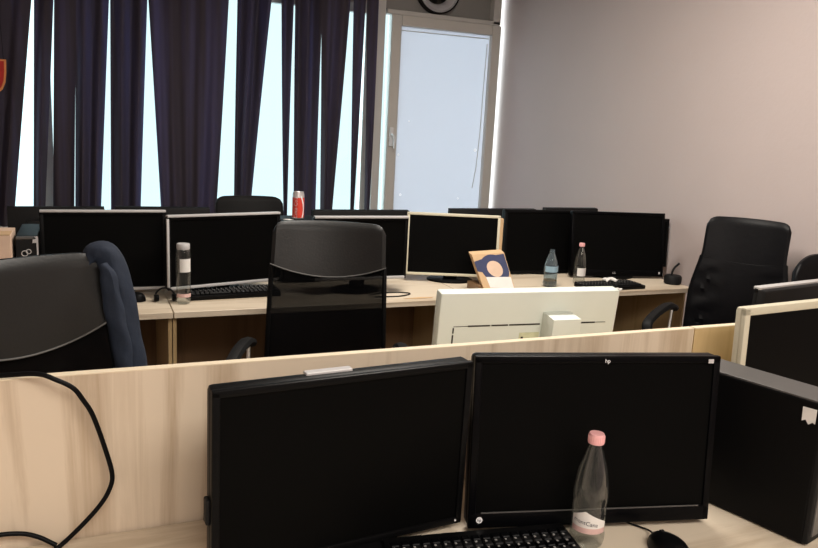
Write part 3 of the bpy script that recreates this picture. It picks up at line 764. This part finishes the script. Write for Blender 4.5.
def disc(bm, lift):
    bm.faces.new([bm.verts.new(PK(.56 + .24 * math.cos(2 * math.pi * i / 30), .58 + .22 * math.sin(2 * math.pi * i / 30), lift)) for i in range(30)])
onface(ring, M['navy'], 'ring_print', -.0006, label='navy ring print')
onface(flare, M['navy'], 'swirl_print', -.0005)
onface(lambda b, l: flare(b, l, 1), M['navy'], 'swirl_print', -.0005)
onface(disc, M['cardp'], 'disc_print', -.0006)
onface(strip, M['paper'], 'paper_label', -.0009, label='white label')
bm = BM(); add_box(bm, (-.01, .05, .02), (.19, .12, .038), bevel=.003); obj('tray', bm, M['woodshade'], pk, label='brown tray under the pack')

# ------------------------------------------------------------------ chairs
def chair(label, back, rotz, w0=.43, w1=.45, ztop=1.13, up='leather', low='mesh', split=.16, sag=.05, zlow=.52, arms=True, waist=0.0, rho=.3, rcor=.06, lean=.10, group='black office chairs', pip='piping', armlen=.17, profile=None, crease=0.0):
    c, s = math.cos(rotz), math.sin(rotz)
    loc = (back[0] - (-s) * (-.25), back[1] - c * (-.25), 0)     # local (0,-.25) sits at back
    t = thing('office_chair', label, 'chair', loc, rotz, group)
    def wid(z):
        k = (z - zlow) / (ztop - zlow)
        if profile: 
            kk = min(1, max(0, (k - profile[0]) / (profile[1] - profile[0]))); kk = kk * kk * (3 - 2 * kk); return w1 + (w0 - w1) * kk
        return w1 + (w0 - w1) * k - waist * math.exp(-((k - .62) / .2) ** 2)
    def ztopf(u):
        a = abs(u)
        if a < 1 - rho: d = 0
        else:
            q = (a - (1 - rho)) / rho; d = 1 - math.sqrt(max(0, 1 - q * q))
        return ztop - rcor * d - .004 * u * u
    def arc(u): return ztop - split - sag * (1 - u * u)
    def pos(u, z, off=0.0):
        y = -.25 - lean * (z - .95) + .045 * u * u - .03 * math.sin((z - zlow) / (ztop - zlow) * math.pi) * 0 + .02 * math.cos((z - .75) * 6)
        if crease and z < ztop - split:
            y += crease * math.sin(z * 95 + 5 * u + 2 * math.sin(z * 31)) * math.exp(-((abs(u) - .72) / .28) ** 2) * min(1, (ztop - split - z) * 14)
        return Vector((u * wid(z) / 2, y - .02 + off, z))
    def panel(zlo, zhi, th, taper=True):
        def f(uu, v):
            u = (uu - .5) * 2; a, b = zlo(u), zhi(u); return pos(u, a + (b - a) * v)
        def tf(uu, v):
            e = min(1, (1 - abs(uu - .5) * 2) * 9 + .35); e2 = min(1, (1 - v) * 7 + .4) if taper else 1; return Vector((0, th / 2 * e * e2, 0))
        bm = BM(); add_sheet(bm, f, 30, 16, tf); return bm
    obj('headrest_panel', panel(arc, ztopf, .04), M[up], t, True)
    obj('mesh_back', panel(lambda u: zlow + .02 * u * u, arc, .014 if low == 'mesh' else .039, low == 'mesh'), M[low], t, True)
    pr = .0028 if pip == 'piping' else .0012; po = .022 if pip == 'piping' else .0195
    bm = BM(); add_tube(bm, [pos(u, arc(u), po) for u in [i / 12 - 1 for i in range(25)]], pr, 6)
    add_tube(bm, [pos(u, arc(u), -po) for u in [i / 12 - 1 for i in range(25)]], pr, 6)
    obj('piping', bm, M[pip], t, True, label='grey piping' if pip == 'piping' else None)
    for sd in (-1, 1):
        bm = BM(); add_tube(bm, [pos(sd * .985, zlow + (ztop - split - zlow) * i / 14) for i in range(15)], .009, 8); obj('back_rail', bm, M['black'], t, True)
    bm = BM(); add_tube(bm, smooth_path([(0, -.285, .60), (0, -.29, .52), (0, -.26, .44), (0, -.12, .40), (0, 0, .40)]), .02, 8); obj('back_spine', bm, M['black'], t, True)
    bm = BM(); add_box(bm, (0, 0.02, .465), (.48, .46, .08), bevel=.03, seg=3); obj('seat', bm, M['leatherb'], t, True)
    bm = BM(); add_lathe(bm, [(.028, .12), (.028, .28), (.02, .28), (.02, .425)], 18); obj('gas_column', bm, M['black'], t, True)
    for k in range(5):
        a = 2 * math.pi * k / 5 + .3
        bm = BM(); add_tube(bm, [(.02 * math.cos(a), .02 * math.sin(a), .125), (.30 * math.cos(a), .30 * math.sin(a), .075)], [.028, .016], 8); lg = obj('leg', bm, M['black'], t, True)
        bm = BM(); add_lathe(bm, [(0, -.02), (.027, -.02), (.029, 0), (.027, .02), (0, .02)], 16)
        for v in bm.verts: v.co = Vector((v.co.x, v.co.z, v.co.y)) + Vector((.30 * math.cos(a), .30 * math.sin(a), .030))
        add_box(bm, (.30 * math.cos(a), .30 * math.sin(a), .062), (.012, .012, .03)); obj('caster', bm, M['blackm'], lg, True)
    if arms:
        for sd in (-1, 1):
            bm = BM(); add_tube(bm, smooth_path([(sd * .285, -.17, .665), (sd * .29, -.08, .69), (sd * .30, .04, .685), (sd * .305, armlen - .03, .66), (sd * .30, armlen, .62)]), .019, 8)
            for v in bm.verts: v.co.x = sd * .292 + (v.co.x - sd * .292) * 1.3
            ar = obj('armrest', bm, M['blackm'], t, True)
            bm = BM(); add_tube(bm, smooth_path([(sd * .285, -.13, .665), (sd * .283, -.10, .56), (sd * .27, -.06, .46), (sd * .20, -.02, .415)]), .0075, 8); obj('arm_post', bm, M['steel'], ar, True, label='steel arm post')
    return t

chair('black office chair with grey headrest panel and a jacket over its corner', (-.160, 2.10), R(180 + 34), .50, .53, 1.118, split=.17, sag=.075, rcor=.05)
chair('black mesh office chair in the middle before the window desks', (.855, 2.74), R(180 - 20), .43, .46, 1.128, rcor=.035, rho=.2)
chair('tall black leather chair near the right wall, facing the camera', (2.975, 2.70), R(180 - 56), .385, .455, 1.145, up='leatherb', low='leatherb', split=.2, sag=.02, rcor=.04, rho=.25, pip='leatherb', armlen=.24, profile=(.35, .75), crease=.006)
chair('black chair with rounded back behind the grey edged monitor at the right edge', (2.735, 2.0), R(180 - 20), .42, .44, 1.09, up='leatherb', low='leatherb', rcor=.11, rho=.6, arms=False, pip='leatherb')
chair('black chair by the window, its rounded back rising behind the screens', (.965, 4.86), R(180), .43, .45, 1.014, up='blackm', low='mesh', rcor=.04, arms=False, pip='leatherb')

# jacket over the left chair's corner
jk = thing('jacket', 'dark blue jacket hung over the corner of the left chair', 'jacket', (.06, 2.24, .62))
def sleeve_mesh(path, rx, ry, seed, nseg=22, amp=.012):
    P = smooth_path(path, 6); bm = BM(); rings = []
    n = len(P)
    for i, p in enumerate(P):
        t = i / (n - 1)
        a_, b_ = rx(t), ry(t); ring = []
        tan = (P[min(i + 1, n - 1)] - P[max(i - 1, 0)]).normalized()
        side = Vector((0, 1, 0)).cross(tan).normalized(); fwd = tan.cross(side).normalized()
        for k in range(nseg):
            a = 2 * math.pi * k / nseg
            d = amp * noise.noise((math.cos(a) * 1.7 + seed, math.sin(a) * 1.7, t * 6 + seed)) + amp * .3 * math.sin(t * 27 + 3 * math.cos(a) + seed)
            ring.append(bm.verts.new(p + side * math.cos(a) * (a_ + d) + fwd * math.sin(a) * (b_ + d)))
        rings.append(ring)
    for a, b in zip(rings[:-1], rings[1:]):
        for k in range(nseg): bm.faces.new((a[k], a[(k + 1) % nseg], b[(k + 1) % nseg], b[k]))
    bm.faces.new(rings[0][::-1]); bm.faces.new(rings[-1])
    bmesh.ops.translate(bm, verts=bm.verts, vec=-Vector(jk.location))
    return bm
J = sleeve_mesh([(.000, 2.25, 1.085), (.018, 2.25, 1.110), (.044, 2.245, 1.102), (.066, 2.24, 1.045), (.080, 2.24, .96), (.092, 2.24, .86), (.104, 2.24, .76), (.108, 2.24, .62)],
                lambda t: .016 + .018 * min(1, t * 4) + .018 * t, lambda t: .045 + .02 * t, 2.3, amp=.005)
obj('body', J, M['denim'], jk, True)
J = sleeve_mesh([(.036, 2.20, 1.085), (.050, 2.19, 1.05), (.058, 2.19, .98), (.068, 2.19, .91), (.080, 2.19, .83), (.086, 2.19, .76), (.092, 2.19, .68)],
                lambda t: .016 + .012 * math.sin(t * 3), lambda t: .03, 7.1, amp=.005)
obj('sleeve', J, M['denim'], jk, True)

# ------------------------------------------------------------------ light
w = bpy.data.worlds.new('outdoors'); scene.world = w; w.use_nodes = True
bg = w.node_tree.nodes['Background']
bg.inputs['Color'].default_value = (0.80, 0.95, 1.0, 1)
nt = w.node_tree   # sky with a brighter left side, added to spill light beside the door
tc = nt.nodes.new('ShaderNodeTexCoord'); dp = nt.nodes.new('ShaderNodeVectorMath'); dp.operation = 'DOT_PRODUCT'
dp.inputs[1].default_value = Vector((-0.86, 0.48, 0.17)).normalized()
mr = nt.nodes.new('ShaderNodeMapRange'); mr.interpolation_type = 'SMOOTHSTEP'
mr.inputs['From Min'].default_value = 0.45; mr.inputs['From Max'].default_value = 1.0
mr.inputs['To Min'].default_value = 1.25; mr.inputs['To Max'].default_value = 9.0
nt.links.new(tc.outputs['Generated'], dp.inputs[0]); nt.links.new(dp.outputs['Value'], mr.inputs['Value'])
nt.links.new(mr.outputs['Result'], bg.inputs['Strength'])

def area(name, loc, sx, sy, power, color, rot=(0, 0, 0)):
    l = bpy.data.lights.new(name, 'AREA'); l.shape = 'RECTANGLE'; l.size = sx; l.size_y = sy; l.energy = power; l.color = color
    o = bpy.data.objects.new(name, l); COL.objects.link(o); o.location = loc; o.rotation_euler = rot
    return o
WARM = (1.0, 0.93, 0.84)
area('ceiling_lamp', (0.75, -0.95, 2.9), 2.4, 1.2, 108, WARM)
area('ceiling_lamp', (1.45, 2.5, 2.93), 1.2, .3, 78, WARM)

# ------------------------------------------------------------------ camera
yaw, pitch, roll = R(23.57), R(11.04), R(-2.97)
f = Vector((math.sin(yaw) * math.cos(pitch), math.cos(yaw) * math.cos(pitch), -math.sin(pitch)))
r_ = Vector((math.cos(yaw), -math.sin(yaw), 0)); d_ = f.cross(r_)
ix = r_ * math.cos(roll) + d_ * math.sin(roll); iy = -r_ * math.sin(roll) + d_ * math.cos(roll)
cam = bpy.data.cameras.new('camera'); co = bpy.data.objects.new('camera', cam); COL.objects.link(co)
m3 = Matrix((ix, -iy, -f)).transposed()
co.matrix_world = Matrix.Translation((0, 0, 1.5)) @ m3.to_4x4()
cam.sensor_fit = 'HORIZONTAL'; cam.sensor_width = 36; cam.lens = 750 * 36 / 818; cam.clip_start = .02
scene.camera = co

for o in scene.objects:
    if 'T' in o: del o['T']
vs = scene.view_settings
vs.view_transform = 'Standard'; vs.look = 'None'; vs.gamma = 1.0; vs.use_curve_mapping = False; vs.exposure = 0.0
scene.cycles.use_denoising = True
scene.cycles.max_bounces = 10; scene.cycles.transparent_max_bounces = 16
